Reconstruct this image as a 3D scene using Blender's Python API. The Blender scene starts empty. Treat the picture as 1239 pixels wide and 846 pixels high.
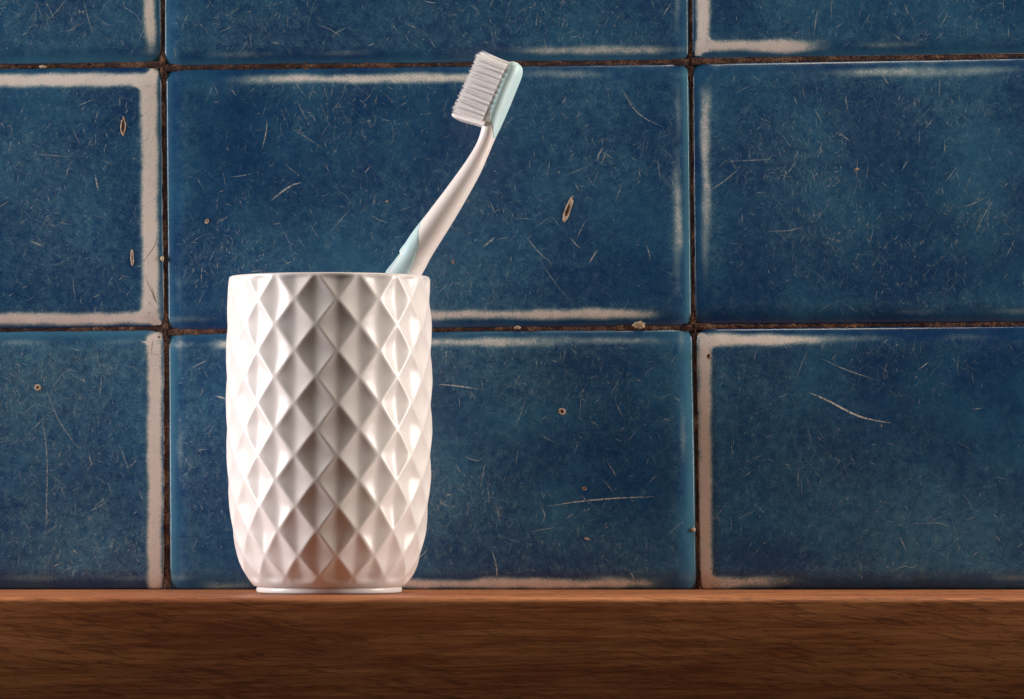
import bpy, bmesh, math, random
from mathutils import Vector

random.seed(7)
S = bpy.context.scene
COL = S.collection

# ------------------------------------------------------------------ camera, light, exposure
FPX, CX, EYE, ZC = 5500.0, 619.5, 580.0, 0.0431      # focal length in photo pixels, picture centre, eye line, eye height
CAMY = -FPX / 3100.0
cam = bpy.data.cameras.new('camera'); camo = bpy.data.objects.new('camera', cam); COL.objects.link(camo)
camo.location = (0, CAMY, ZC); camo.rotation_euler = (math.pi / 2, 0, 0)
cam.sensor_width = 36; cam.lens = FPX / 1239 * 36; cam.shift_y = (EYE - 423) / 1239
cam.clip_start = .05; cam.clip_end = 20
S.camera = camo

W = bpy.data.worlds.new('World'); S.world = W; W.use_nodes = True
W.node_tree.nodes['Background'].inputs[0].default_value = (1.0, .84, .76, 1)
W.node_tree.nodes['Background'].inputs[1].default_value = .05

def softbox(name, loc, target, sx, sy, power, color):
    l = bpy.data.lights.new(name, 'AREA'); l.shape = 'RECTANGLE'; l.size = sx; l.size_y = sy
    l.energy = power; l.color = color
    o = bpy.data.objects.new(name, l); COL.objects.link(o); o.location = loc
    o.rotation_euler = (Vector(target) - Vector(loc)).to_track_quat('-Z', 'Y').to_euler()
    return o
softbox('softbox', (-.90, -.110, .22), (0, -.05, .06), .30, .60, 12.8, (1, .95, .945))
softbox('softbox', (.95, -.110, .22), (0, -.05, .06), .30, .60, 12.6, (1, .92, .85))
softbox('overhead_softbox', (.22, -.11, .95), (.06, -.08, 0), .9, .12, 5.4, (1, .90, .74))

S.view_settings.view_transform = 'Standard'; S.view_settings.look = 'None'
S.view_settings.exposure = 0; S.view_settings.gamma = 1; S.view_settings.use_curve_mapping = False
S.render.engine = 'CYCLES'
S.cycles.use_denoising = True
S.cycles.max_bounces = 40; S.cycles.diffuse_bounces = 40; S.cycles.transmission_bounces = 40
S.cycles.transparent_max_bounces = 96

# ------------------------------------------------------------------ helpers
def P(px, py, y=0.0):
    """world point that stands at depth y behind photo pixel (px, py)"""
    k = (y - CAMY) / FPX
    return Vector(((px - CX) * k, y, ZC + (EYE - py) * k))

def mesh_obj(name, verts, faces, mat, parent=None, smooth=True, attrs=None, mats=None, fmat=None):
    me = bpy.data.meshes.new(name); me.from_pydata([tuple(v) for v in verts], [], faces); me.update()
    for m in (mats or [mat]): me.materials.append(m)
    if fmat: me.polygons.foreach_set('material_index', fmat)
    if smooth: me.polygons.foreach_set('use_smooth', [True] * len(me.polygons))
    for k, vals in (attrs or {}).items():
        a = me.attributes.new(k, 'FLOAT', 'POINT'); a.data.foreach_set('value', vals)
    o = bpy.data.objects.new(name, me); COL.objects.link(o)
    if parent: o.parent = parent
    return o

def empty(name, loc, label, cat):
    o = bpy.data.objects.new(name, None); COL.objects.link(o); o.location = loc
    o.empty_display_size = .01; o['label'] = label; o['category'] = cat
    return o

def sm(a, b, x):
    t = min(1, max(0, (x - a) / (b - a))); return t * t * (3 - 2 * t)

class NT:
    """small node-building helper"""
    def __init__(s, name):
        s.m = bpy.data.materials.new(name); s.m.use_nodes = True
        s.t = s.m.node_tree; s.t.nodes.clear()
        s.out = s.n('ShaderNodeOutputMaterial')
    def n(s, typ, **kw):
        x = s.t.nodes.new(typ)
        for k, v in kw.items(): setattr(x, k, v)
        return x
    def put(s, sock, v):
        if isinstance(v, bpy.types.NodeSocket): s.t.links.new(v, sock)
        elif isinstance(v, (tuple, list)) and len(v) == 3 and sock.type == 'RGBA': sock.default_value = (*v, 1)
        else: sock.default_value = v
    def math(s, op, a, b=0.0, clamp=False):
        x = s.n('ShaderNodeMath', operation=op, use_clamp=clamp); s.put(x.inputs[0], a); s.put(x.inputs[1], b); return x.outputs[0]
    def mix(s, f, a, b):
        x = s.n('ShaderNodeMix', data_type='RGBA'); s.put(x.inputs[0], f); s.put(x.inputs[6], a); s.put(x.inputs[7], b); return x.outputs[2]
    def ramp(s, v, lo, hi, smooth=True):
        x = s.n('ShaderNodeMapRange', interpolation_type='SMOOTHSTEP' if smooth else 'LINEAR')
        s.put(x.inputs[0], v); x.inputs[1].default_value = lo; x.inputs[2].default_value = hi; return x.outputs[0]
    def attr(s, name): return s.n('ShaderNodeAttribute', attribute_name=name).outputs['Fac']
    def coord(s, scale=(1, 1, 1), rot=(0, 0, 0), rnd=True):
        tc = s.n('ShaderNodeTexCoord').outputs['Object']
        if rnd:
            oi = s.n('ShaderNodeObjectInfo').outputs['Random']
            a = s.n('ShaderNodeVectorMath', operation='ADD'); s.put(a.inputs[0], tc)
            c = s.n('ShaderNodeCombineXYZ'); s.put(c.inputs[0], s.math('MULTIPLY', oi, 3.7)); s.put(c.inputs[2], s.math('MULTIPLY', oi, 5.3))
            s.put(a.inputs[1], c.outputs[0]); tc = a.outputs[0]
        r = s.n('ShaderNodeVectorRotate', rotation_type='EULER_XYZ'); s.put(r.inputs['Vector'], tc); r.inputs['Rotation'].default_value = rot
        m = s.n('ShaderNodeVectorMath', operation='MULTIPLY'); s.put(m.inputs[0], r.outputs[0]); m.inputs[1].default_value = scale
        return m.outputs[0]
    def noise(s, vec, scale, detail=4, rough=.55, dist=0.0):
        x = s.n('ShaderNodeTexNoise'); s.put(x.inputs['Vector'], vec); x.inputs['Scale'].default_value = scale
        x.inputs['Detail'].default_value = detail; x.inputs['Roughness'].default_value = rough; x.inputs['Distortion'].default_value = dist
        return x.outputs['Fac']
    def bump(s, h, strength, dist, nrm=None):
        x = s.n('ShaderNodeBump'); x.inputs['Strength'].default_value = strength; x.inputs['Distance'].default_value = dist
        s.put(x.inputs['Height'], h)
        if nrm: s.put(x.inputs['Normal'], nrm)
        return x.outputs[0]
    def bsdf(s, **kw):
        x = s.n('ShaderNodeBsdfPrincipled')
        for k, v in kw.items(): s.put(x.inputs[k.replace('_', ' ')], v)
        s.t.links.new(x.outputs[0], s.out.inputs[0]); return x

# ------------------------------------------------------------------ materials
def glaze_material():
    t = NT('blue_crackle_glaze')
    c = t.coord()
    big = t.noise(c, 24, 3)
    mid = t.noise(c, 260, 8, .72)
    fine = t.noise(c, 2300, 3, .75)
    v = t.math('ADD', t.math('MULTIPLY', big, .60), t.math('ADD', t.math('MULTIPLY', mid, .22), t.math('MULTIPLY', fine, .30)))
    blue = t.mix(t.ramp(v, .45, .74), (.0052, .041, .135), (.0225, .116, .230))
    # short hair scratches, four directions
    fib = None
    for i, a in enumerate((.5, 1.35, 2.2, 2.85)):
        w = t.noise(t.coord((260, 260, 2600), (0, a, 0)), 1.0, 2, .6, .6)
        w = t.ramp(w, .60, .74)
        w = t.math('MULTIPLY', w, t.ramp(t.noise(t.coord((1, 1, 1), (0, a, i * .7)), 170, 2), .45, .66))
        fib = w if fib is None else t.math('MAXIMUM', fib, w)
    scuff = t.attr('scuff')
    f = t.math('MULTIPLY', fib, t.math('ADD', t.math('MULTIPLY', scuff, .85), .10), True)
    haze = t.math('MULTIPLY', scuff, t.math('MULTIPLY', t.ramp(t.math('ADD', t.math('MULTIPLY', fine, .5), t.math('MULTIPLY', mid, .5)), .36, .68), .46), True)
    colr = t.mix(haze, blue, (.18, .38, .45))
    colr = t.mix(f, colr, (.30, .45, .50))
    colr = t.mix(t.attr('thin'), colr, (.10, .30, .42))  # lighter teal towards chosen tile edges
    # softbox reflections on the pillowed edges, painted in as pale bands, plus faint wear
    fr = t.noise(t.coord((1, 1, 1)), 1700, 3, .75)
    fr2 = t.noise(t.coord((1, 1, 1)), 260, 3, .6)
    n = t.math('ADD', t.math('MULTIPLY', t.math('SUBTRACT', fr, .5), 1.1), t.math('MULTIPLY', t.math('SUBTRACT', fr2, .5), .6))
    wv = t.attr('wear')  # painted reflection bands plus faint edge wear
    gate = t.ramp(wv, .02, .25)
    colr = t.mix(t.math('MULTIPLY', t.ramp(t.math('ADD', wv, t.math('MULTIPLY', n, .35)), .02, .62), .62), colr, (.30, .44, .46))
    m = t.math('MULTIPLY', t.ramp(t.math('ADD', wv, n), .34, 1.0), gate, True)
    colr = t.mix(m, colr, t.mix(fr2, (.86, .775, .73), (.80, .71, .66)))
    ar = t.math('MULTIPLY', t.attr('arris'), t.ramp(fr2, .35, .55))
    colr = t.mix(ar, colr, (.72, .66, .58))
    rough = t.math('ADD', t.math('MULTIPLY', mid, .22), t.math('MULTIPLY', scuff, .12))
    nb = t.bump(t.noise(c, 42, 2), .5, .0012)
    nb = t.bump(fine, .12, .0001, nb)
    t.bsdf(Base_Color=colr, Roughness=t.math('ADD', rough, .10), Normal=nb, IOR=1.5)
    return t.m

def scratch_material():
    t = NT('scratch_in_glaze')
    b = t.bsdf(Base_Color=t.mix(t.ramp(t.attr('fade'), .15, .6), (.32, .48, .55), (.68, .70, .65)), Roughness=.5)
    tr = t.n('ShaderNodeBsdfTransparent'); mx = t.n('ShaderNodeMixShader')
    t.put(mx.inputs[0], t.math('MULTIPLY', t.attr('fade'), t.ramp(t.noise(t.coord(), 900, 2), .25, .6), True))
    t.t.links.new(tr.outputs[0], mx.inputs[1]); t.t.links.new(b.outputs[0], mx.inputs[2]); t.t.links.new(mx.outputs[0], t.out.inputs[0])
    return t.m

def crack_material():
    t = NT('brown_hairline_crack')
    b = t.bsdf(Base_Color=(.16, .09, .06), Roughness=.7)
    tr = t.n('ShaderNodeBsdfTransparent'); mx = t.n('ShaderNodeMixShader')
    t.put(mx.inputs[0], t.math('MULTIPLY', t.attr('fade'), .8))
    t.t.links.new(tr.outputs[0], mx.inputs[1]); t.t.links.new(b.outputs[0], mx.inputs[2]); t.t.links.new(mx.outputs[0], t.out.inputs[0])
    return t.m

def speckle(name, a, b, scale, rough=.8, bs=.6, bd=.0004, lo=.35, hi=.65):
    t = NT(name); c = t.coord()
    n = t.noise(c, scale, 5, .65); n2 = t.noise(c, scale * .13, 3)
    v = t.math('ADD', t.math('MULTIPLY', n, .55), t.math('MULTIPLY', n2, .45))
    t.bsdf(Base_Color=t.mix(t.ramp(v, lo, hi), a, b), Roughness=rough, Normal=t.bump(n, bs, bd))
    return t.m

def ceramic_material():
    t = NT('white_glazed_ceramic'); c = t.coord()
    n = t.noise(c, 90, 3)
    t.bsdf(Base_Color=t.mix(n, (.73, .685, .665), (.695, .65, .63)), Roughness=t.math('ADD', t.math('MULTIPLY', t.noise(c, 60, 2), .06), .23),
           Normal=t.bump(t.noise(c, 160, 2), .25, .0003), IOR=1.45, Specular_IOR_Level=.42)
    return t.m

def plastic(name, col, rough=.3, trans=0.0, sss=0.0):
    t = NT(name); c = t.coord()
    n = t.noise(c, 400, 3)
    kw = dict(Base_Color=t.mix(n, col, tuple(x * .94 for x in col)), Roughness=t.math('ADD', t.math('MULTIPLY', n, .1), rough - .05), Normal=t.bump(n, .08, .0001))
    if sss: kw.update(Subsurface_Weight=sss, Subsurface_Scale=.004)
    t.bsdf(**kw)
    return t.m

def oak_material():
    t = NT('varnished_brown_oak')
    c = t.coord((1, 1, 1), rnd=False)
    broad = t.noise(t.coord((3, 12, 16), (0, 0, 0), False), 1.6, 4, .6, .4)
    fibre = t.noise(t.coord((18, 160, 420), (0, .02, 0), False), 1.0, 6, .7, .3)
    fibre2 = t.noise(t.coord((60, 500, 1500), (0, .05, 0), False), 1.0, 4, .7)
    # ray flecks: dark slanted dashes in clusters
    fl = t.noise(t.coord((66, 200, 700), (0, -.17, 0), False), 1.0, 3, .55, 1.1)
    cl = t.noise(t.coord((9, 20, 22), (0, -.1, 0), False), 1.0, 2, .5)
    fleck = t.math('MULTIPLY', t.ramp(fl, .52, .62), t.ramp(cl, .30, .56), True)
    fl3 = t.noise(t.coord((80, 260, 900), (0, -.12, 0), False), 1.0, 2, .55, .8)
    v = t.math('ADD', t.math('MULTIPLY', broad, .45), t.math('ADD', t.math('MULTIPLY', fibre, .4), t.math('MULTIPLY', fibre2, .30)))
    colr = t.mix(t.ramp(v, .45, .70), (.29, .088, .033), (.60, .238, .090))
    colr = t.mix(t.math('MULTIPLY', fleck, .48), colr, (.085, .026, .011))
    colr = t.mix(t.math('MULTIPLY', t.ramp(fl3, .60, .72), .35), colr, (.15, .052, .020))
    pore = t.ramp(t.noise(t.coord((170, 900, 3000), (0, -.04, 0), False), 1.0, 2, .5), .60, .70)
    colr = t.mix(t.math('MULTIPLY', pore, .55), colr, (.075, .022, .009))
    streak = t.noise(t.coord((7, 100, 900), (0, -.015, 0), False), 1.0, 3, .6)
    colr = t.mix(t.math('MULTIPLY', t.ramp(streak, .48, .66), .35), colr, (.13, .036, .012))
    nb = t.bump(t.math('ADD', fibre2, t.math('MULTIPLY', fleck, -.8)), .18, .0002)
    t.bsdf(Base_Color=colr, Roughness=t.math('ADD', t.math('MULTIPLY', fibre, .2), .42), Normal=nb, Specular_IOR_Level=.22)
    return t.m

M_GLAZE = glaze_material(); M_SCR = scratch_material(); M_CRACK = crack_material()
M_CLAY = speckle('chipped_clay', (.26, .155, .10), (.62, .47, .37), 2500)
M_PIT = speckle('dark_pit', (.035, .016, .010), (.12, .06, .035), 2500)
M_GROUT = speckle('dirty_brown_grout', (.040, .014, .013), (.50, .27, .16), 1500, .95, 1, .0005, .44, .78)
M_CRUMB = speckle('tan_mortar_crumb', (.20, .13, .07), (.62, .50, .36), 1800)
M_BACK = speckle('mortar_bed', (.06, .035, .03), (.10, .06, .05), 300)
M_CER = ceramic_material()
M_WHITE = plastic('white_plastic', (.82, .76, .73), .28, sss=.15)
M_AQUA = plastic('pale_aqua_rubber', (.50, .68, .70), .42, sss=.15)
def bristle_material():
    t = NT('white_nylon_bristle'); c = t.coord()
    col = t.mix(t.noise(c, 600, 2), (.98, .965, .96), (.96, .94, .935))
    b = t.bsdf(Base_Color=col, Roughness=.45)
    tr = t.n('ShaderNodeBsdfTranslucent'); t.put(tr.inputs[0], (.985, .975, .97)); mx = t.n('ShaderNodeMixShader'); mx.inputs[0].default_value = .5
    cl = t.n('ShaderNodeBsdfTransparent'); m2 = t.n('ShaderNodeMixShader'); m2.inputs[0].default_value = .55
    t.t.links.new(mx.outputs[0], m2.inputs[1]); t.t.links.new(cl.outputs[0], m2.inputs[2])
    t.t.links.new(b.outputs[0], mx.inputs[1]); t.t.links.new(tr.outputs[0], mx.inputs[2]); t.t.links.new(m2.outputs[0], t.out.inputs[0])
    return t.m
M_BRIS = bristle_material()
M_OAK = oak_material()

# ------------------------------------------------------------------ tiled wall
wall = empty('tiled_wall', (0, .008, .1), 'wall of worn blue glazed tiles with dark brown grout behind the white tumbler', 'wall')
def rel(o, loc):                                         # place a child of the wall in world space
    o.location = Vector(loc) - wall.location

back = mesh_obj('mortar_bed', [P(-470, -280, .0085), P(1530, -280, .0085), P(1530, 716, .0085), P(-470, 716, .0085),
                               P(-470, -280, .03), P(1530, -280, .03), P(1530, 716, .03), P(-470, 716, .03)],
                [(0, 3, 2, 1), (4, 5, 6, 7), (0, 1, 5, 4), (1, 2, 6, 5), (2, 3, 7, 6), (3, 0, 4, 7)], M_BACK, wall, smooth=False)
rel(back, (0, 0, 0))

PILR, PILH = 27.0, .0019
class Tile:
    def __init__(s, tl, tr, br, bl, bands=(), arris='', thin=(), scuffs=(), tilt=(0, 0)):  # bands: painted reflections; thin: lighter teal edges
        g = .9; gb = 0 if br[1] > 713 else g
        tl, tr, br, bl = (tl[0] - g, tl[1] - g), (tr[0] + g, tr[1] - g), (br[0] + g, br[1] + gb), (bl[0] - g, bl[1] + gb)
        s.c = (tl, tr, br, bl); s.bands = bands; s.arris = arris; s.thin = thin; s.scuffs = scuffs; s.tilt = tilt
        s.w = (tr[0] - tl[0] + br[0] - bl[0]) / 2; s.h = (bl[1] - tl[1] + br[1] - tr[1]) / 2
        s.seed = random.random() * 50
    def px(s, u, v):                                     # u,v in px from the tile's top left corner
        a, b = u / s.w, v / s.h; tl, tr, br, bl = s.c
        return ((tl[0] * (1 - a) + tr[0] * a) * (1 - b) + (bl[0] * (1 - a) + br[0] * a) * b,
                (tl[1] * (1 - a) + tr[1] * a) * (1 - b) + (bl[1] * (1 - a) + br[1] * a) * b)
    def uv(s, x, y):                                     # inverse by iteration
        u, v = s.w / 2, s.h / 2
        for _ in range(8):
            q = s.px(u, v); u += x - q[0]; v += y - q[1]
        return u, v
    def depth(s, u, v):
        y = 0
        for d in (u, v, s.w - u, s.h - v):
            k = max(0, 1 - max(d, 0) / PILR); y += PILH * (k ** 2.1)
            if d < 3: y += .0006 * (1 - max(d, 0) / 3) ** 2
        a, b = u / s.w - .5, v / s.h - .5
        y += .0009 * (a * a + b * b) + s.tilt[0] * a + s.tilt[1] * b
        y += .00012 * math.sin(u * .021 + s.seed) * math.sin(v * .027 + s.seed * 2)
        return y
    def wear(s, u, v):  # colour mask: painted reflection bands plus faint edge wear
        x, y = s.px(u, v); keep = 1.0
        wob = 1.4 * math.sin(x * .043 + s.seed) * math.sin(y * .051 + 2 * s.seed) + .8 * math.sin((x + y) * .13 + s.seed)
        for b in s.bands:
            if b[0] in 'hv':
                _, c0, half, a0, a1, f0, f1, st = b      # line band: centre, half thickness, extent, fades at both ends, strength
                q, l = (y, x) if b[0] == 'h' else (x, y)
                if callable(c0): c0 = c0(l)
                d = abs(q - c0 - wob * .5); half = half * (1 + .22 * math.sin(l * .031 + s.seed * 3) + .15 * math.sin(l * .087 + s.seed)) if st < .97 else half
                w = st * (1 - sm(half - 3.6, half + 6.2, d))
                w *= sm(a0 - f0, a0 + f0 * .6 + .01, l) * (1 - sm(a1 - f1 * .6 - .01, a1 + f1, l))
            else:                                        # rounded inner corner and the spur out to the tile corner
                _, ix, iy, sx, sy, r, ox, oy = b
                dx, dy = (x - ix) * sx, (y - iy) * sy    # >0 towards the tile's middle
                w = 0
                if -1 < dx < r and -1 < dy < r:
                    w = sm(r - 2.5, r + 2.5, math.hypot(dx - r, dy - r))
                ex, ey = (ox - ix) * -sx, (oy - iy) * -sy
                fx, fy = -dx / ex, -dy / ey              # 0 at inner corner .. 1 at spur tip
                if -.1 < fx < 1.05 and -.1 < fy < 1.05:
                    w = max(w, 1 - sm(.28, .5, abs(fx - fy) - .12 * (1 - fx)))
            keep *= 1 - w
        for i, (d, l) in enumerate(((u, v), (v, u), (s.w - u, v), (s.h - v, u))):   # faint thin wear on every edge
            a = max(0, .12 * math.sin(l * .011 + s.seed * (i + 2)) + .14 * math.sin(l * .047 + s.seed * (i + 5)) + .06)
            if d < 30: keep *= 1 - a * math.exp(-((d - 14) / 4.5) ** 2)
        return 1 - keep
    def build(s):
        def line(n):
            e = [0, .5, 1, 1.6, 2.4, 3.2] + [3.2 + 1.6 * i for i in range(1, 19)]
            m = max(4, int((n - 2 * e[-1]) / 7)); mid = [e[-1] + (n - 2 * e[-1]) * i / m for i in range(1, m)]
            return e + mid + [n - x for x in reversed(e)]
        us, vs = line(s.w), line(s.h)
        o = P(*s.px(s.w / 2, s.h / 2), 0)
        V, A, B, C, D, F = [], [], [], [], [], []
        for v in vs:
            for u in us:
                x, y = s.px(u, v)
                V.append(P(x, y, s.depth(u, v)) - o)
                A.append(s.wear(u, v))
                ed = {'l': u, 't': v, 'r': s.w - u, 'b': s.h - v}
                B.append(max([1 - sm(.6, 1.6, ed[k]) for k in s.arris] or [0]))
                C.append(min(1, sum(k * math.exp(-((ed[e] - 2) / wd) ** 2) for e, k, wd in s.thin)))
                sc = .10
                for (gx, gy, rx, ry, st) in s.scuffs:
                    sc += st * math.exp(-((x - gx) / rx) ** 2 - ((y - gy) / ry) ** 2)
                em = min(ed.values())
                sc *= sm(3, 26, em); sc += .25 * math.exp(-((em - 24) / 9) ** 2)
                D.append(min(1, sc))
        nu, nv = len(us), len(vs)
        for j in range(nv - 1):
            for i in range(nu - 1):
                F.append((j * nu + i, (j + 1) * nu + i, (j + 1) * nu + i + 1, j * nu + i + 1))
        ring = [i for i in range(nu)] + [j * nu + nu - 1 for j in range(1, nv)] + [(nv - 1) * nu + i for i in range(nu - 2, -1, -1)] + [j * nu for j in range(nv - 2, 0, -1)]
        k0 = len(V)
        for r in ring:
            V.append(Vector((V[r].x, .0086, V[r].z))); A.append(0); B.append(0); C.append(0); D.append(0)
        for i in range(len(ring)):
            j = (i + 1) % len(ring); F.append((ring[i], ring[j], k0 + j, k0 + i))
        s.o = mesh_obj('tile', V, F, M_GLAZE, wall, attrs={'wear': A, 'arris': B, 'thin': C, 'scuff': D})  # wear: painted reflection bands plus edge wear; thin: lighter teal edges
        rel(s.o, o); s.org = o
        return s.o
    def surf(s, x, y, lift=.00004):
        u, v = s.uv(x, y)
        return P(x, y, s.depth(u, v) - lift) - s.org
    def inside(s, x, y, m=6):
        u, v = s.uv(x, y); return m < u < s.w - m and m < v < s.h - m

tiles = {}
tiles['tl'] = Tile((-440, -238), (193.3, -243), (194.8, 75.6), (-440, 83),
    bands=[('v', lambda l: 181 + l * .028, 5.0, -200, 50, 20, 22, 1.0)], arris='r', thin=[('b', .35, 8), ('r', .25, 4)],
    scuffs=[(130, 20, 90, 50, .35), (20, -20, 90, 90, .3)])
tiles['tm'] = Tile((198.5, -240), (831.6, -243), (832.8, 72.6), (199.4, 79.8),
    bands=[('h', lambda l: 61 - (l - 700) * .004, 3.2, 640, 795, 50, 25, .62)], thin=[('l', .35, 6), ('b', .25, 6), ('r', .3, 7)],
    scuffs=[(290, 30, 90, 40, .4), (500, 25, 140, 45, .4), (740, 20, 90, 40, .25)])
tiles['tr'] = Tile((836, -245), (1472, -250), (1475, 61.3), (837.7, 71.0),
    bands=[('v', lambda l: 850.5 + l * .008, 6.5, -200, 62, 20, 3, 1.0), ('h', lambda l: 56 - (l - 850) * .004, 5.2, 842, 975, 3, 42, .95), ('c', 856.5, 50, 1, -1, 9, 842, 66.5)],
    arris='lb', thin=[('b', .25, 6)], scuffs=[(950, 20, 80, 50, .35), (1130, 20, 80, 50, .2)])
tiles['ml'] = Tile((-440, 89), (195, 81.0), (198.3, 394.8), (-440, 403.5),
    bands=[('h', lambda l: 97.5 - l * .006, 6.2, -430, 188, 10, 3, 1.0), ('v', lambda l: 181 + (l - 200) * .006, 8.6, 92, 388, 4, 4, 1.0), ('h', lambda l: 386.5 - l * .008, 5.4, -430, 190, 10, 3, 1.0),
           ('c', 172.5, 103, -1, 1, 15, 191.5, 83), ('c', 173.5, 380, -1, -1, 10, 194.5, 393.5)],
    arris='r', thin=[('r', .2, 4)], scuffs=[(60, 250, 120, 80, .5), (40, 180, 80, 40, .3), (100, 330, 90, 40, .35), (110, 120, 60, 30, .2)])
tiles['mm'] = Tile((200.8, 84.6), (832.9, 77.4), (836.6, 394.3), (203.8, 399.6),
    bands=[('h', lambda l: 95.5 - (l - 400) * .006, 3.6, 320, 585, 60, 70, .80), ('h', lambda l: 89.5, 3, 640, 720, 30, 60, .35), ('v', lambda l: 819.5 + (l - 260) * .012, 3.4, 205, 310, 55, 40, .42), ('v', 820, 2.5, 330, 360, 30, 20, .2),
           ('h', lambda l: 380.3 - (l - 650) * .006, 3.9, 330, 775, 40, 40, .86)],
    thin=[('r', .75, 6), ('l', .3, 5)], scuffs=[(450, 250, 130, 90, .25), (600, 250, 130, 90, .28), (290, 310, 90, 50, .3), (560, 340, 160, 40, .35), (720, 190, 80, 80, .25), (700, 130, 100, 30, .2)])
tiles['mr'] = Tile((838.0, 77.3), (1475, 66.8), (1480, 388), (841.0, 392.4),
    bands=[('v', lambda l: 853.5 + (l - 150) * .010, 4.4, 115, 265, 26, 70, .62), ('h', lambda l: 87.5 - (l - 1100) * .012, 4, 1010, 1190, 60, 50, .40)],
    arris='l', scuffs=[(950, 170, 110, 80, .4), (1140, 130, 120, 50, .4), (980, 290, 110, 60, .3), (1200, 250, 80, 90, .3)])
tiles['bl'] = Tile((-440, 407.2), (198.4, 399.6), (198.0, 713.4), (-440, 713.4),
    bands=[('v', lambda l: 187 + (l - 480) * .0015, 7.2, 414, 712, 8, 4, 1.0), ('h', lambda l: 410 - (l - 180) * .05, 3, 178, 196, 6, 3, .8), ('c', 180, 414, -1, 1, 8, 196.5, 402)],
    arris='r', thin=[('t', .4, 7)], scuffs=[(100, 440, 150, 60, .65), (60, 560, 150, 110, .5), (110, 670, 120, 60, .6), (20, 480, 60, 60, .3)])
tiles['bm'] = Tile((204.2, 404.0), (837.2, 398.6), (842.6, 713.4), (206, 713.4),
    bands=[('h', lambda l: 417 - (l - 260) * .009, 3.8, 262, 660, 14, 90, .66), ('h', 412, 3, 700, 800, 40, 30, .3), ('h', lambda l: 706.5, 4.3, 440, 775, 60, 45, .92), ('h', lambda l: 709, 3, 250, 300, 18, 40, .42)],
    thin=[('l', .55, 7), ('r', .65, 9), ('t', .2, 6)], scuffs=[(560, 600, 100, 100, .55), (240, 560, 50, 160, .5), (720, 660, 130, 40, .3), (560, 440, 120, 50, .4), (660, 470, 120, 80, .2)])
tiles['br'] = Tile((843.2, 398.2), (1480, 392.6), (1484, 713.4), (848.2, 713.4),
    bands=[('v', lambda l: 853.0 + (l - 550) * .004, 6.0, 409, 712, 4, 3, 1.0), ('h', lambda l: 411.3 - (l - 900) * .003, 4.8, 849, 985, 3, 52, .92), ('h', lambda l: 704.5, 4.4, 852, 930, 4, 75, .82), ('c', 860, 417, 1, 1, 10, 845.5, 403.5), ('c', 860.5, 700, 1, -1, 9, 850, 712.5)],
    arris='l', scuffs=[(1000, 560, 140, 90, .35), (1090, 650, 130, 60, .4), (920, 450, 80, 50, .3), (1190, 640, 80, 80, .3)])
for t in tiles.values(): t.build()

# scratches: thin curved gouges lying in the glaze, one "stuff" part per tile
def ribbon(acc, tile, pts, width, fade, taper=True):
    V, F, A = acc; n = len(pts)
    for i, (x, y) in enumerate(pts):
        a = pts[max(0, i - 1)]; b = pts[min(n - 1, i + 1)]
        tx, ty = b[0] - a[0], b[1] - a[1]; L = math.hypot(tx, ty) or 1
        w = width * .5 * ((.35 + .65 * math.sin(math.pi * (i + .4) / (n - .2))) if taper else 1)
        nx, ny = -ty / L * w, tx / L * w
        V.append(tile.surf(x + nx, y + ny)); V.append(tile.surf(x - nx, y - ny))
        k = fade * (.25 + .75 * math.sin(math.pi * (i + .5) / n)); A += [k, k]
    b0 = len(V) - 2 * n
    for i in range(n - 1):
        F.append((b0 + 2 * i, b0 + 2 * i + 1, b0 + 2 * i + 3, b0 + 2 * i + 2))

def curve_pts(x, y, ang, L, bend, n=6):
    pts = []
    for i in range(n):
        pts.append((x, y)); a = ang + bend * (i / n - .5)
        x += math.cos(a) * L / (n - 1); y += math.sin(a) * L / (n - 1)
    return pts

def spl(*p, n=5):
    out = []
    for i in range(len(p) - 1):
        p0 = p[max(0, i - 1)]; p1 = p[i]; p2 = p[i + 1]; p3 = p[min(len(p) - 1, i + 2)]
        for k in range(n):
            t = k / n
            out.append(tuple(.5 * (2 * p1[j] + (p2[j] - p0[j]) * t + (2 * p0[j] - 5 * p1[j] + 4 * p2[j] - p3[j]) * t * t + (3 * p1[j] - p0[j] - 3 * p2[j] + p3[j]) * t ** 3) for j in (0, 1)))
    out.append(p[-1]); return out

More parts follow.
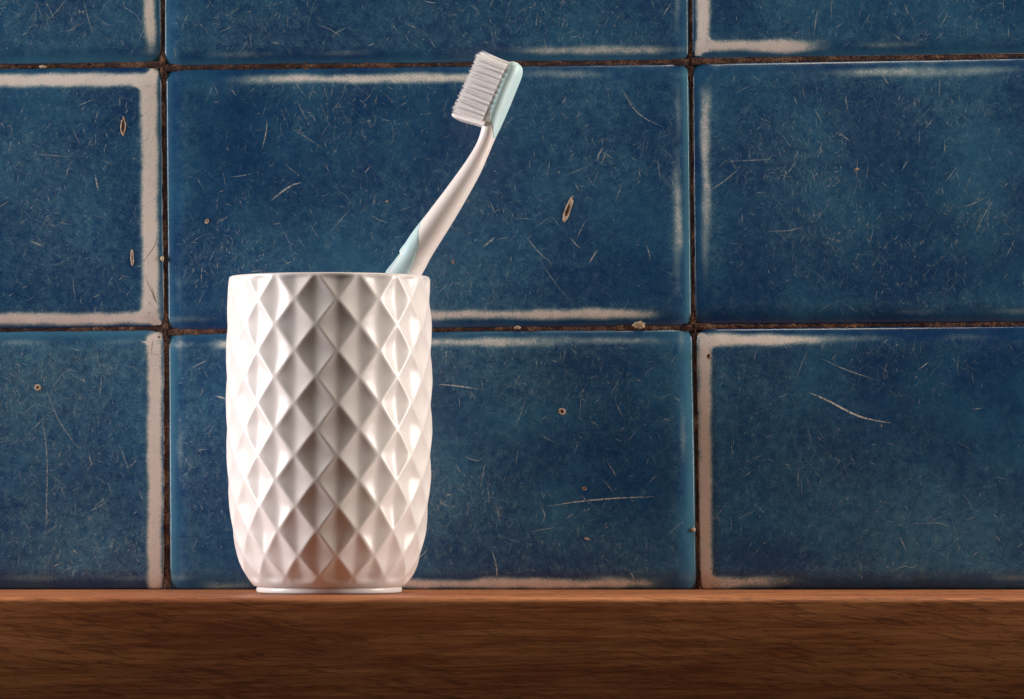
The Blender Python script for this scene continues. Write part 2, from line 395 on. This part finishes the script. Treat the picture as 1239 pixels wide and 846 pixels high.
SPECIAL = [('br', spl((979, 475), (1000, 484), (1040, 504), (1078, 512)), 2.2, 1.0), ('br', spl((992, 433), (1025, 448), (1062, 460)), 1.2, .55),
           ('br', spl((980, 420), (970, 440), (962, 464)), .9, .4), ('br', spl((1075, 693), (1095, 685), (1102, 687), (1120, 680)), 1.3, .5), ('br', spl((1110, 634), (1135, 633), (1155, 640)), 1.0, .45),
           ('bm', spl((661, 613), (700, 607), (745, 603), (792, 601)), 1.4, .8), ('bm', spl((528, 465), (552, 467), (580, 471)), 1.8, .7), ('bm', spl((259, 479), (268, 481), (274, 483)), 2, .7),
           ('bm', spl((653, 612), (659, 622), (657, 631)), 1.4, .5), ('bm', spl((733, 557), (742, 570), (745, 577)), 1.2, .45), ('bm', spl((642, 645), (655, 641), (684, 638)), 1.1, .4),
           ('bm', spl((595, 665), (601, 688), (600, 704)), 1.6, .6), ('bm', spl((760, 688), (766, 698), (768, 706)), 1.5, .6), ('bm', spl((587, 560), (584, 575), (581, 592)), 1.1, .5),
           ('bm', spl((560, 550), (570, 556), (583, 558)), 1.0, .45), ('bm', spl((526, 602), (536, 610), (545, 613)), 1.6, .5), ('bm', spl((785, 585), (790, 579), (796, 575)), 1.0, .4),
           ('bm', spl((653, 523), (662, 531), (672, 535)), 1.1, .4), ('bm', spl((562, 552), (575, 557), (580, 558)), .9, .4),
           ('mm', spl((328, 243), (340, 233), (354, 224), (366, 221)), 1.9, .75), ('mm', spl((323, 144), (322, 160), (317, 181)), 1.4, .6), ('mm', spl((352, 155), (370, 166), (391, 180)), 1.2, .45),
           ('mm', spl((344, 196), (352, 205), (362, 212)), 1.1, .4), ('mm', spl((752, 108), (764, 128), (780, 143), (803, 154)), 1.2, .55), ('mm', spl((748, 100), (762, 122), (775, 135)), .9, .4),
           ('mm', spl((744, 245), (749, 232), (753, 224)), 1.0, .45), ('mm', spl((709, 265), (703, 278), (697, 290)), 1.1, .5), ('mm', spl((712, 320), (718, 310), (723, 302)), 1.6, .6),
           ('mm', spl((633, 282), (650, 303), (668, 320)), 1.2, .5), ('mm', spl((650, 310), (670, 340), (690, 365)), 1.0, .4), ('mm', spl((781, 295), (785, 305), (787, 318)), 1.1, .5),
           ('mm', spl((583, 300), (592, 293), (599, 287)), 2.0, .6), ('mm', spl((645, 277), (655, 270), (664, 263)), 1.0, .35), ('mm', spl((689, 287), (697, 296), (703, 301)), 1.6, .5),
           ('mm', spl((722, 197), (725, 186), (730, 178)), 2.4, .5), ('mm', spl((727, 200), (731, 190), (735, 181)), 1.6, .45), ('mm', spl((679, 214), (700, 206), (722, 196)), 1.0, .35),
           ('mm', spl((243, 348), (244, 330), (245, 318)), 1.1, .45), ('mm', spl((336, 265), (350, 295), (358, 328)), 1.0, .35), ('mm', spl((258, 100), (254, 112), (249, 124)), 1.0, .35),
           ('bl', spl((50, 497), (54, 525), (57, 560), (56, 620), (54, 650)), 1.2, .55), ('bl', spl((55, 470), (72, 510), (100, 550)), 1.1, .5), ('bl', spl((58, 500), (64, 470), (88, 436)), .9, .4),
           ('bl', spl((64, 576), (74, 590), (82, 612)), .9, .35),
           ('ml', spl((115, 211), (117, 222), (119, 231)), 2.0, .6), ('ml', spl((36, 292), (45, 295), (52, 298)), 2.0, .6), ('ml', spl((40, 186), (60, 188), (88, 190)), 1.3, .4), ('ml', spl((105, 180), (109, 172), (112, 166)), 1.2, .45),
           ('tl', spl((101, 0), (106, 20), (114, 46)), 1.1, .5), ('tl', spl((83, -5), (70, 12), (57, 25)), 1.1, .45), ('tl', spl((45, 0), (43, 16), (42, 31)), 1, .45), ('tl', spl((25, 44), (30, 41), (34, 39)), 1.5, .4),
           ('tm', spl((384, 30), (400, 36), (414, 46)), 1.2, .45), ('tm', spl((400, 45), (410, 38), (420, 33)), 1.5, .45), ('tm', spl((262, 40), (275, 35), (288, 28)), 1.2, .4),
           ('tr', spl((985, 42), (987, 25), (990, 8)), 1.2, .5), ('tr', spl((1006, 26), (1006, 10), (1007, -4)), .9, .4),
           ('mr', spl((857, 232), (875, 220), (895, 204)), 1.3, .5), ('mr', spl((885, 195), (910, 194), (935, 193)), 1.2, .45), ('mr', spl((1066, 88), (1071, 96), (1076, 103)), 1.4, .55), ('mr', spl((1012, 160), (1022, 166), (1030, 172)), 1.5, .5),
           ('mr', spl((928, 280), (955, 279), (972, 274)), 1.4, .45), ('mr', spl((1143, 168), (1143, 180), (1142, 186)), 1.3, .45), ('mr', spl((1137, 94), (1137, 106), (1136, 119)), 1.0, .45), ('mr', spl((1023, 113), (1024, 124), (1026, 134)), 1.5, .5),
           ('mr', spl((1182, 276), (1190, 262), (1202, 240)), 1.3, .45), ('mr', spl((985, 130), (990, 140), (996, 150)), 1.2, .45)]
DENS = {'tl': 260, 'tm': 520, 'tr': 240, 'ml': 430, 'mm': 900, 'mr': 800, 'bl': 680, 'bm': 860, 'br': 430}
for key, t in tiles.items():
    acc = ([], [], []); rs = random.Random(hash(key) % 1 + sum(map(ord, key)))
    x0 = max(-30, t.c[0][0]); x1 = min(1270, t.c[1][0]); y0 = max(-30, t.c[0][1]); y1 = t.c[2][1]
    cl = [(rs.uniform(x0, x1), rs.uniform(y0, y1)) for _ in range(14)]
    for gx, gy, rx, ry, st in t.scuffs: cl += [(gx, gy)] * max(1, int(st * 10))
    for i in range(int(DENS[key] * 3.0)):
        big = i < DENS[key] * .24
        if rs.random() < .88:
            cx, cy = cl[int(len(cl) * rs.random() ** 1.7)]; x, y = rs.gauss(cx, 42), rs.gauss(cy, 26)
        else: x, y = rs.uniform(x0, x1), rs.uniform(y0, y1)
        L = min(46, 4 + rs.expovariate(1 / 8)) if big else min(26, 3 + rs.expovariate(1 / 5))
        a = rs.choice([rs.uniform(0, 2 * math.pi), rs.gauss(2.1, .35), rs.gauss(1.2, .4)])
        pts = curve_pts(x, y, a, L, rs.gauss(0, .28), 5)
        if not all(t.inside(px, py, 10) for px, py in pts): continue
        st = min(.7, .10 + rs.expovariate(1 / .14)) if big else min(.6, .14 + rs.expovariate(1 / .15))
        ribbon(acc, t, pts, (rs.uniform(.5, .9) + (.3 if st > .35 else 0)) if big else rs.uniform(.4, .8), st)
    # fringe of the painted reflection band: short pale strokes across it
    for b in t.bands:
        if b[0] not in 'hv': continue
        _, c0, half, a0, a1, f0, f1, st = b
        lo, hi = max(a0 - f0 * .5, -30), min(a1 + f1 * .5, 1270)
        for i in range(int(max(0, hi - lo) * .22)):
            l = rs.uniform(lo, hi); c = c0(l) if callable(c0) else c0
            sgn = (1 if c < (t.c[0][1] + t.c[3][1]) / 2 else -1) if b[0] == 'h' else (1 if c < (t.c[0][0] + t.c[1][0]) / 2 else -1)
            q = c + sgn * (half - 1); ln = rs.uniform(2, 8); sk = rs.gauss(0, 2)
            p = [(l, q), (l + sk * .4, q + sgn * ln * .5), (l + sk, q + sgn * ln)]
            if b[0] == 'v': p = [(yy, xx) for xx, yy in p]
            ribbon(acc, t, p, rs.uniform(.6, 1.1), st * rs.uniform(.1, .5))
    for k, pts, w, fd in SPECIAL:
        if k == key: ribbon(acc, t, pts, w, fd)
    o = mesh_obj('scratch_marks', acc[0], acc[1], M_SCR, t.o, smooth=False, attrs={'fade': acc[2]}); o['kind'] = 'stuff'

# hairline cracks crossing the pale band of the left tiles
acc = ([], [], [])
z = lambda x, y: (x / 4.229, 280 + y / 4.229)
for pts in ([z(800, 0), z(800, 45), z(785, 85), z(745, 140), z(738, 160)], [z(745, 215), z(752, 255), z(778, 310), z(797, 360), z(822, 372)], [z(775, 275), z(790, 330), z(800, 365)]):
    ribbon(acc, tiles['ml'], spl(*pts), 1.0, .75)
mesh_obj('hairline_crack', acc[0], acc[1], M_CRACK, tiles['ml'].o, smooth=False, attrs={'fade': acc[2]})
acc = ([], [], [])
ribbon(acc, tiles['bl'], spl(z(785, 545), z(778, 590), z(774, 640)), .9, .6); ribbon(acc, tiles['bl'], spl(z(775, 628), z(800, 631), z(832, 630)), .8, .4)
mesh_obj('hairline_crack', acc[0], acc[1], M_CRACK, tiles['bl'].o, smooth=False, attrs={'fade': acc[2]})

def chip(key, x, y, a, b, ang, pit=.5, rim=1.0):
    """small crater: raised broken rim of pale clay round a dark pit"""
    t = tiles[key]; V, F, FM = [], [], []; n = 20; rs = random.Random(int(x * 7 + y))
    prof = [(1.12, -.00001), (1.0, .00016), (.82, .0002), (pit + .12, .00008), (pit, .00003), (pit * .5, .00003)]
    jit = [1 + rs.gauss(0, .09) for _ in range(n)]
    for r, h in prof:
        for i in range(n):
            th = 2 * math.pi * i / n; q = jit[i] if r > pit else (jit[i] + 1) / 2 + rs.gauss(0, .06)
            ex, ey = a * r * q * math.cos(th), b * r * q * math.sin(th)
            V.append(t.surf(x + ex * math.cos(ang) - ey * math.sin(ang), y + ex * math.sin(ang) + ey * math.cos(ang), h * rim + .00003))
    V.append(t.surf(x, y, .00006))
    for k in range(len(prof) - 1):
        for i in range(n):
            j = (i + 1) % n; F.append((k * n + i, k * n + j, (k + 1) * n + j, (k + 1) * n + i)); FM.append(1 if k >= 3 else 0)
    k = len(prof) - 1
    for i in range(n): F.append((k * n + i, k * n + (i + 1) % n, len(V) - 1)); FM.append(1)
    F = [f[::-1] for f in F]
    return mesh_obj('chip', V, F, None, t.o, attrs=None, mats=[M_CLAY, M_PIT], fmat=FM)
chip('ml', 149, 153, 2.7, 10, .06, .6)
chip('mm', 686.5, 255, 3.2, 15, .33, .42)
chip('ml', 160, 312, 1.8, 8.5, -.02, .2)
chip('bl', 46, 469, 3.6, 3.6, 0, .32)
chip('bm', 680, 498, 3.8, 3.6, 0, .45)
chip('mm', 250.5, 268, 2.0, 3.0, .3, .2)
chip('mm', 548, 317, 1.3, 1.9, 0, .6); chip('mm', 468, 244, 1.3, 1.3, 0, .3)
chip('br', 857.5, 431, 2.6, 3.0, .4, .62)
chip('bm', 707, 591, 2.2, 1.7, .4, .7, .4); chip('bl', 192.5, 408, 1.4, 1.2, 0, .7)
chip('bm', 710, 652, 2.6, 1.2, .2, .2); chip('mr', 1037, 205, 1.6, 1.6, 0, .2)

# grout: uneven recessed beads in the joints
def joint_mid(a, b): return ((a[0] + b[0]) / 2, (a[1] + b[1]) / 2)
def grout_strip(p0, p1, half, seed, base=.0031):
    rs = random.Random(seed); n = int(math.hypot(p1[0] - p0[0], p1[1] - p0[1]) / 2.2); m = 6
    dx, dy = p1[0] - p0[0], p1[1] - p0[1]; L = math.hypot(dx, dy); nx, ny = -dy / L, dx / L
    V, F = [], []; lev = [0] * (m + 1)
    walk = 0
    for i in range(n + 1):
        walk = walk * .93 + rs.gauss(0, .00005)
        for j in range(m + 1):
            s = (j / m * 2 - 1); q = half * s
            lev[j] = lev[j] * .5 + rs.gauss(0, .00015)
            y = base + walk + lev[j] + .0005 * s * s
            V.append(P(p0[0] + dx * i / n + nx * q, p0[1] + dy * i / n + ny * q, max(base - .0006, min(.006, y))))
    for i in range(n):
        for j in range(m):
            a = i * (m + 1) + j; F.append((a, a + 1, a + m + 2, a + m + 1))
    return V, F
T = tiles; gv, gf = [], []
def add_strip(p0, p1, half, seed, base=.0031):
    v, f = grout_strip(p0, p1, half, seed, base); k = len(gv); gv.extend(v); gf.extend(tuple(x + k for x in q) for q in f)
for i, (a, b) in enumerate((('tl', 'tm'), ('tm', 'tr'), ('ml', 'mm'), ('mm', 'mr'), ('bl', 'bm'), ('bm', 'br'))):
    a0, a1 = joint_mid(T[a].c[1], T[b].c[0]), joint_mid(T[a].c[2], T[b].c[3]); add_strip((a0[0], a0[1] - 5), (a1[0], a1[1] + (5 if a1[1] < 700 else 0)), 4.2, 100 + i, (.0023, .0027)[i % 2])
for i, (a, b) in enumerate((('tl', 'ml'), ('tm', 'mm'), ('tr', 'mr'), ('ml', 'bl'), ('mm', 'bm'), ('mr', 'br'))):
    add_strip(joint_mid(T[a].c[3], T[b].c[0]), joint_mid(T[a].c[2], T[b].c[1]), 4.2, 200 + i, .0020 if i not in (3, 5) else .0023)
g = mesh_obj('grout', gv, gf, M_GROUT, wall); rel(g, (0, 0, 0))

def crumb(x, y, rx, ry, seed):
    rs = random.Random(seed); bm = bmesh.new(); bmesh.ops.create_icosphere(bm, subdivisions=3, radius=1)
    k = 1 / 3100
    for v in bm.verts:
        q = 1 + .16 * math.sin(v.co.x * 5 + seed) * math.cos(v.co.z * 6 + seed) + rs.gauss(0, .05)
        v.co = Vector((v.co.x * rx * k * q, v.co.y * ry * k * .8 * q, v.co.z * ry * k * q))
    me = bpy.data.meshes.new('grout_crumb'); bm.to_mesh(me); bm.free(); me.materials.append(M_CRUMB)
    me.polygons.foreach_set('use_smooth', [True] * len(me.polygons))
    o = bpy.data.objects.new('grout_crumb', me); COL.objects.link(o); o.parent = wall; rel(o, P(x, y, .0012))
crumb(773, 393.5, 7.5, 4.6, 3); crumb(626, 396.3, 4, 2.2, 8); crumb(52, 80.6, 4.5, 1.6, 5); crumb(196.2, 313, 2.2, 3.2, 6); crumb(838.8, 641, 3, 2.4, 7)

# ------------------------------------------------------------------ shelf
def shelf():
    x0, x1, zt, zb, yb, yf, r = -.40, .40, 0.0, -.048, .0300, -.1235, .0019
    prof = [(yb, zb), (yb, zt)]
    for i in range(0, 9):
        a = math.pi / 2 * i / 8; prof.append((yf + r - r * math.sin(a), zt - r + r * math.cos(a)))
    prof += [(yf + .001 - .001 * math.cos(a), zb + .001 - .001 * math.sin(a)) for a in (0, .8, 1.57)]
    V, F = [], []; nx = 160; m = len(prof)
    for i in range(nx + 1):
        x = x0 + (x1 - x0) * i / nx
        for k, (y, z) in enumerate(prof):
            wv = .00012 * math.sin(x * 37) * math.sin(x * 91 + 1) if 2 <= k <= 10 else 0
            V.append((x, y + wv, z + (wv * .3 if k > 2 else 0)))
    for i in range(nx):
        for k in range(m):
            j = (k + 1) % m; F.append((i * m + k, i * m + j, (i + 1) * m + j, (i + 1) * m + k))
    F.append(tuple(range(m - 1, -1, -1))); F.append(tuple(nx * m + k for k in range(m)))
    o = mesh_obj('wooden_shelf', V, F, M_OAK, smooth=True)
    o.data.set_sharp_from_angle(angle=math.radians(35))
    o['label'] = 'brown oak shelf board with dark grain running below the blue tiles'; o['category'] = 'shelf'
    return o
shelf()

# ------------------------------------------------------------------ tumbler
CY = -.0455
KC = FPX / (CY - CAMY)                                   # photo pixels per metre at the tumbler's axis
cupx = (398.4 - CX) / KC
def cz(y): return ZC + (EYE - y) / KC
cup = empty('tumbler', (cupx, CY, 0), 'white glazed ceramic tumbler with dimpled diamond relief standing on the oak shelf', 'tumbler')
PROF = [(329, 121.5), (336, 122), (380, 123.8), (430, 124.8), (480, 125), (520, 124.8), (560, 124), (590, 122.6), (610, 121.2), (630, 119), (650, 116.2), (665, 113.2), (680, 109), (690, 104.8), (698, 100), (704, 95.3), (708.5, 91.0)]
ROWS = [329, 360.5, 391.5, 423.5, 455.5, 487, 519, 550.5, 581, 612, 642.5, 673, 699, 722]
ROWS = [EYE + (y - EYE) * .977 for y in ROWS]           # read off the front, which stands nearer than the axis
def interp(tab, y):
    n = len(tab)
    for i in range(n - 1):
        if tab[i][0] <= y <= tab[i + 1][0]:
            t = (y - tab[i][0]) / (tab[i + 1][0] - tab[i][0]); g = lambda k: tab[max(0, min(n - 1, k))]
            m0 = (g(i + 1)[1] - g(i - 1)[1]) / (g(i + 1)[0] - g(i - 1)[0]); m1 = (g(i + 2)[1] - g(i)[1]) / (g(i + 2)[0] - g(i)[0])
            h = tab[i + 1][0] - tab[i][0]
            return (2*t**3 - 3*t*t + 1) * tab[i][1] + (t**3 - 2*t*t + t) * h * m0 + (-2*t**3 + 3*t*t) * tab[i + 1][1] + (t**3 - t*t) * h * m1
    return tab[0][1] if y < tab[0][0] else tab[-1][1]
NTAB = [(y, float(i)) for i, y in enumerate(ROWS)]
def cup_body():
    ND, SEG = 15, 26; nt = ND * SEG; DEP = 5.3; TH0 = .118
    ys = []
    for i in range(len(ROWS) - 1):
        for k in range(13): ys.append(ROWS[i] + (ROWS[i + 1] - ROWS[i]) * k / 13)
    ys = [y for y in ys if 338 < y < 708.4] + [708.4]
    lip = [(112.3, 343), (112.5, 339), (113.2, 336.8), (114.6, 335.4), (116.6, 334.7), (118.6, 334.8), (120.4, 335.7), (121.2, 336.8)]
    V, F = [], []
    rings = []
    def ring(fr, y):
        rings.append(len(V))
        for i in range(nt):
            th = 2 * math.pi * i / nt + TH0; r = fr(th) / KC
            V.append((r * math.sin(th), -r * math.cos(th), cz(y)))
    # inside: floor, wall, lip
    for r in (.5, 40, 70, 82, 88): ring(lambda th, r=r: r, 704 if r < 85 else 702)
    for y, r in ((690, 93.5), (660, 100.5), (620, 106), (560, 110.5), (480, 112.3), (400, 112.5)): ring(lambda th, r=r: r, y)
    for r, y in lip:
        ring(lambda th, r=r: r, y)
    for y in ys:
        R = interp(PROF, y); v = interp(NTAB, y)
        amp = sm(335.5, 339.5, y) * (1 - sm(697, 706, y)) * DEP * (1 - .25 * sm(640, 700, y))
        def fr(th):
            thc = (th + math.pi) % (2 * math.pi) - math.pi
            u = (thc - TH0) / (2 * math.pi / ND)
            a = u + (v - 1) / 2; b = u - (v - 1) / 2
            A = 2 * (a - math.floor(a)) - 1; B = 2 * (b - math.floor(b)) - 1
            p, q = (A + B) / 2, (A - B) / 2
            p = max(0, (math.sqrt(p * p + .0225) - .15) / (math.sqrt(1.0225) - .15))
            k = 1 - p
            f = .58 * max(0, k - q * q / (k + 1e-6)) + .42 * (1 - A * A) * (1 - B * B)
            e = .07
            f = math.sqrt(f * f + e * e) - e
            return R - amp * f
        ring(fr, y)
    for r, y in ((89.5, 709.2), (84, 709.6), (1, 709.6)): ring(lambda th, r=r: r, y)
    for a, b in zip(rings, rings[1:]):
        for i in range(nt):
            j = (i + 1) % nt; F.append((a + i, a + j, b + j, b + i))
    F.append(tuple(rings[0] + i for i in range(nt - 1, -1, -1))); F.append(tuple(rings[-1] + i for i in range(nt)))
    F = [f[::-1] for f in F]
    mesh_obj('body', V, F, M_CER, cup)
    V, F = [], []; nt = 128; pr = [(80, 709.3), (86.4, 709.3), (87.4, 710.4), (88.0, 711.8), (88.2, 713.2), (87.8, 714.8), (87.6, 716.2), (85, 716.9), (78, 716.9), (74, 714.5)]
    for r, y in pr:
        for i in range(nt):
            th = 2 * math.pi * i / nt; V.append((r / KC * math.sin(th), -r / KC * math.cos(th), max(.0001, cz(y))))
    for k in range(len(pr) - 1):
        for i in range(nt):
            j = (i + 1) % nt; F.append((k * nt + j, k * nt + i, (k + 1) * nt + i, (k + 1) * nt + j))
    mesh_obj('foot_ring', V, F, M_CER, cup)
cup_body()

# ------------------------------------------------------------------ toothbrush
BY = CY
def bp(x, y): return Vector(((x - CX) / KC, BY, ZC + (EYE - y) / KC))
brush = empty('toothbrush', bp(338, 690), 'white and pale aqua toothbrush leaning out of the white tumbler, bristles facing left', 'toothbrush')
# stations: left edge, right edge (photo pixels), half depth (px), roundness exponent
ST = [((333, 688), (346, 696), 6, 2), ((334, 660), (366, 672), 15, 2.1), ((350, 590), (385, 603), 18, 2.2), ((376, 510), (412, 526), 19, 2.2), ((403, 440), (440, 458), 20, 2.2), ((441, 369), (475, 390), 20, 2.2),
      ((478.5, 315.5), (510, 333), 20, 2.2), ((491, 293), (522.5, 310), 19.5, 2.2), ((511, 266), (540, 282), 19, 2.2), ((523, 250), (549.5, 266.5), 18, 2.15), ((539, 229), (563, 243.5), 16, 2.1), ((560, 200), (581, 211), 13, 2.05),
      ((572.5, 180), (591, 189), 11.5, 2.05), ((579, 166), (597.5, 173.5), 12, 2.2), ((583.5, 152), (603, 160.5), 15, 2.3), ((590, 137), (608.5, 145), 17.5, 2.5), ((598, 118), (616.0, 126.2), 18.5, 2.6), ((606, 100), (623.3, 107.6), 18.5, 2.6),
      ((612, 86.5), (629.2, 93.5), 17.5, 2.6), ((615.0, 79.5), (631.3, 86.5), 15.5, 2.5), ((617, 75.6), (630.8, 81.2), 11.5, 2.6), ((620.5, 74.4), (627.0, 76.6), 5, 2.2)]
NS = 8; TWIST = -math.radians(31)                  # the neck turns the back of the head a little towards the camera
def station(s):
    i = min(len(ST) - 2, max(0, int(s))); t = s - i; g = lambda k: ST[max(0, min(len(ST) - 1, k))]
    def cr(f):
        p0, p1, p2, p3 = f(g(i - 1)), f(g(i)), f(g(i + 1)), f(g(i + 2))
        return .5 * (2*p1 + (p2 - p0)*t + (2*p0 - 5*p1 + 4*p2 - p3)*t*t + (3*p1 - p0 - 3*p2 + p3)*t**3)
    L = (cr(lambda q: q[0][0]), cr(lambda q: q[0][1])); R = (cr(lambda q: q[1][0]), cr(lambda q: q[1][1]))
    return L, R, cr(lambda q: q[2]), cr(lambda q: q[3])
def sect(s, phi, off=0.0):
    L, R, e, p = station(s)
    c, sn = math.cos(phi), math.sin(phi)
    a = math.copysign(abs(c) ** (2 / p), c); b = math.copysign(abs(sn) ** (2 / p), sn)
    hw = math.hypot(R[0] - L[0], R[1] - L[1]) / 2; k = 1 + off / hw; kd = 1 + off / e
    tw = TWIST * sm(10.0, 14.5, s); kk = 1 - .14 * sm(10.0, 14.5, s); e *= 1 - .2 * sm(10.0, 14.5, s)
    P_, Q_ = hw * kk * a * k, e * b * kd                  # across the brush, away from the camera
    P_, Q_ = P_ * math.cos(tw) - Q_ * math.sin(tw), P_ * math.sin(tw) + Q_ * math.cos(tw)
    x = (L[0] + R[0]) / 2 + (R[0] - L[0]) / 2 * P_ / hw; y = (L[1] + R[1]) / 2 + (R[1] - L[1]) / 2 * P_ / hw
    v = bp(x, y); v.y = BY + Q_ / KC
    return v - brush.location
def handle():
    V, F = [], []; nphi = 40; n = (len(ST) - 1) * NS
    for i in range(n + 1):
        for j in range(nphi): V.append(sect(i / NS, 2 * math.pi * j / nphi))
    for i in range(n):
        for j in range(nphi):
            k = (j + 1) % nphi; F.append((i * nphi + j, i * nphi + k, (i + 1) * nphi + k, (i + 1) * nphi + j))
    F.append(tuple(range(nphi - 1, -1, -1))); F.append(tuple(n * nphi + j for j in range(nphi)))
    F = [f for f in F]
    o = mesh_obj('handle', V, F, M_WHITE, brush)
    return o
def patch(name, s0, s1, lo, hi, off, n=40, m=14, mat=M_AQUA):
    """raised inlay that follows the handle between two angles; rounded off to the surface at its border"""
    V, F = [], []
    for i in range(n + 1):
        q = i / n; s = s0 + (s1 - s0) * q
        for j in range(m + 1):
            r = j / m; phi = math.radians(lo(q) + (hi(q) - lo(q)) * r)
            ed = min(q, 1 - q, 1) * n / 2.0; er = min(r, 1 - r) * m / 2.0
            h = min(1, ed, er); h = math.sqrt(max(0, 1 - (1 - h) ** 2))
            V.append(sect(s, phi, off * h - .35 * (1 - h)))
    for i in range(n):
        for j in range(m):
            a = i * (m + 1) + j; F.append((a, a + 1, a + m + 2, a + m + 1))
    return mesh_obj(name, V, F, mat, brush)
handle()
# rubber thumb grip on both flanks, starting in a point
patch('rubber_grip', 8.25, 3.25, lambda q: 181 + 36 * sm(.18, .34, q), lambda q: 184 + 88 * sm(0, .27, q) + 16 * sm(.25, .6, q), .5)
patch('rubber_grip', 8.25, 3.25, lambda q: 176 - 88 * sm(0, .27, q) - 16 * sm(.25, .6, q), lambda q: 179 - 36 * sm(.18, .34, q), .5)
patch('head_backing', 13.3, 20.7, lambda q: -14 - 92 * sm(0, .3, q), lambda q: 14 + 70 * sm(0, .3, q), .4, 60, 22)
for s0, s1, h in ((7.0, 6.3, 2.6), (6.36, 5.6, 2.8), (5.65, 4.95, 2.8)):  # stepped thumb ridges
    V, F = [], []; n, m = 14, 12
    for i in range(n + 1):
        q = i / n
        for j in range(m + 1):
            r = j / m; wd = 30 * math.sqrt(max(.02, sm(0, .25, q)))
            phi = math.radians(180 - wd + 2 * wd * r)
            hh = h * (q ** .8) * (1 - sm(.88, 1, q)) * (1 - (2 * r - 1) ** 4)
            V.append(sect(s0 + (s1 - s0) * q, phi, hh - .3))
    for i in range(n):
        for j in range(m):
            a = i * (m + 1) + j; F.append((a, a + 1, a + m + 2, a + m + 1))
    mesh_obj('thumb_ridge', V, F, M_AQUA, brush)

# bristles: tufts of tapered filaments, rows along the head and four across
FACE0, FACE1 = (585.6, 146.0), (615.4, 79.4)
TIP0, TIP1 = (552.5, 133.0), (583.2, 65.5)
def tuft_mesh(seed, length, rad):
    rs = random.Random(seed); V, F = [], []
    for k in range(46):
        a, r = rs.uniform(0, 6.283), rad * math.sqrt(rs.random()); ox, oy = r * math.cos(a), r * math.sin(a)
        sx, sy = ox * .22 + rs.gauss(0, .9), oy * .35 + rs.gauss(0, .9); L = length + rs.gauss(0, .8)
        b = len(V)
        for i, q in enumerate((0, .35, .7, .92, 1.0)):
            w = (.50, .54, .52, .42, .14)[i]
            x, y = ox + sx * q ** 1.6, oy + sy * q ** 1.6
            for c in range(4):
                V.append(((x + w * math.cos(c * 1.571)) / KC, (y + w * math.sin(c * 1.571)) / KC, (L * q) / KC))
        for i in range(4):
            for c in range(4):
                d = (c + 1) % 4; F.append((b + i * 4 + c, b + i * 4 + d, b + i * 4 + 4 + d, b + i * 4 + 4 + c))
    me = bpy.data.meshes.new('bristle_tuft'); me.from_pydata(V, [], F); me.update(); me.materials.append(M_BRIS)
    me.polygons.foreach_set('use_smooth', [True] * len(me.polygons))
    return me
d = Vector((TIP0[0] - FACE0[0], 0, -(TIP0[1] - FACE0[1]))); d.y = d.length * math.tan(-TWIST); blen = d.length + .5; d.normalize()
al = Vector((FACE1[0] - FACE0[0], 0, -(FACE1[1] - FACE0[1]))).normalized()
wd = al.cross(d).normalized(); wd = wd if wd.y > 0 else -wd
quat = d.to_track_quat('Z', 'Y')
meshes = [tuft_mesh(40 + i, blen + 3.2, 3.7) for i in range(5)]
rs = random.Random(4)
NR = 11
for i in range(NR):
    for j in range(5):
        q = (i + .5 * (j % 2)) / (NR - .5); off = (-10, -5, 0, 5, 10)[j]
        base = bp(FACE0[0] + (FACE1[0] - FACE0[0]) * q, FACE0[1] + (FACE1[1] - FACE0[1]) * q)
        o = bpy.data.objects.new('bristle_tuft', meshes[rs.randrange(5)]); COL.objects.link(o); o.parent = brush
        o.location = base - brush.location + wd * (off / KC) - d * (5.5 / KC)
        o.rotation_mode = 'QUATERNION'; o.rotation_quaternion = quat @ Vector((0, 0, 1)).rotation_difference(Vector((rs.gauss(0, .012), rs.gauss(0, .012), 1)))
# flat bar of fused bristle at the heel of the head
V, F = [], []
c0 = Vector((592.0, 0, 152.9)); c1 = Vector((551.5, 0, 139.5)); n, m = 24, 28
for i in range(n + 1):
    q = i / n; c = c0.lerp(c1, q)
    th = 3.2; ed = 1 if q < .93 else math.sqrt(max(0.0, 1 - ((q - .93) / .0701) ** 2)) * .75 + .25
    for j in range(m):
        a = 2 * math.pi * j / m; ca, sa = math.cos(a), math.sin(a)
        u = math.copysign(abs(ca) ** .45, ca) * th * ed; w = math.copysign(abs(sa) ** .45, sa) * 12 * (.9 + .1 * ed)
        v = bp(c.x, c.z) + al * (u / KC) + wd * (w / KC); v.y += (q * 42 - 6) * 1.0 / KC * math.tan(-TWIST)
        V.append(v - brush.location)
for i in range(n):
    for j in range(m):
        k = (j + 1) % m; F.append((i * m + j, i * m + k, (i + 1) * m + k, (i + 1) * m + j))
F.append(tuple(n * m + j for j in range(m)))
mesh_obj('heel_bar', V, F, M_WHITE, brush)

# make every closed shell face outwards
for o in COL.objects:
    if o.type == 'MESH' and o.name.split('.')[0] in ('handle', 'heel_bar', 'wooden_shelf', 'body', 'foot_ring', 'tile', 'rubber_grip', 'head_backing', 'thumb_ridge', 'bristle_tuft'):
        if o.data.get('fixed'): continue
        bm = bmesh.new(); bm.from_mesh(o.data); bmesh.ops.recalc_face_normals(bm, faces=bm.faces); bm.to_mesh(o.data); bm.free(); o.data['fixed'] = True
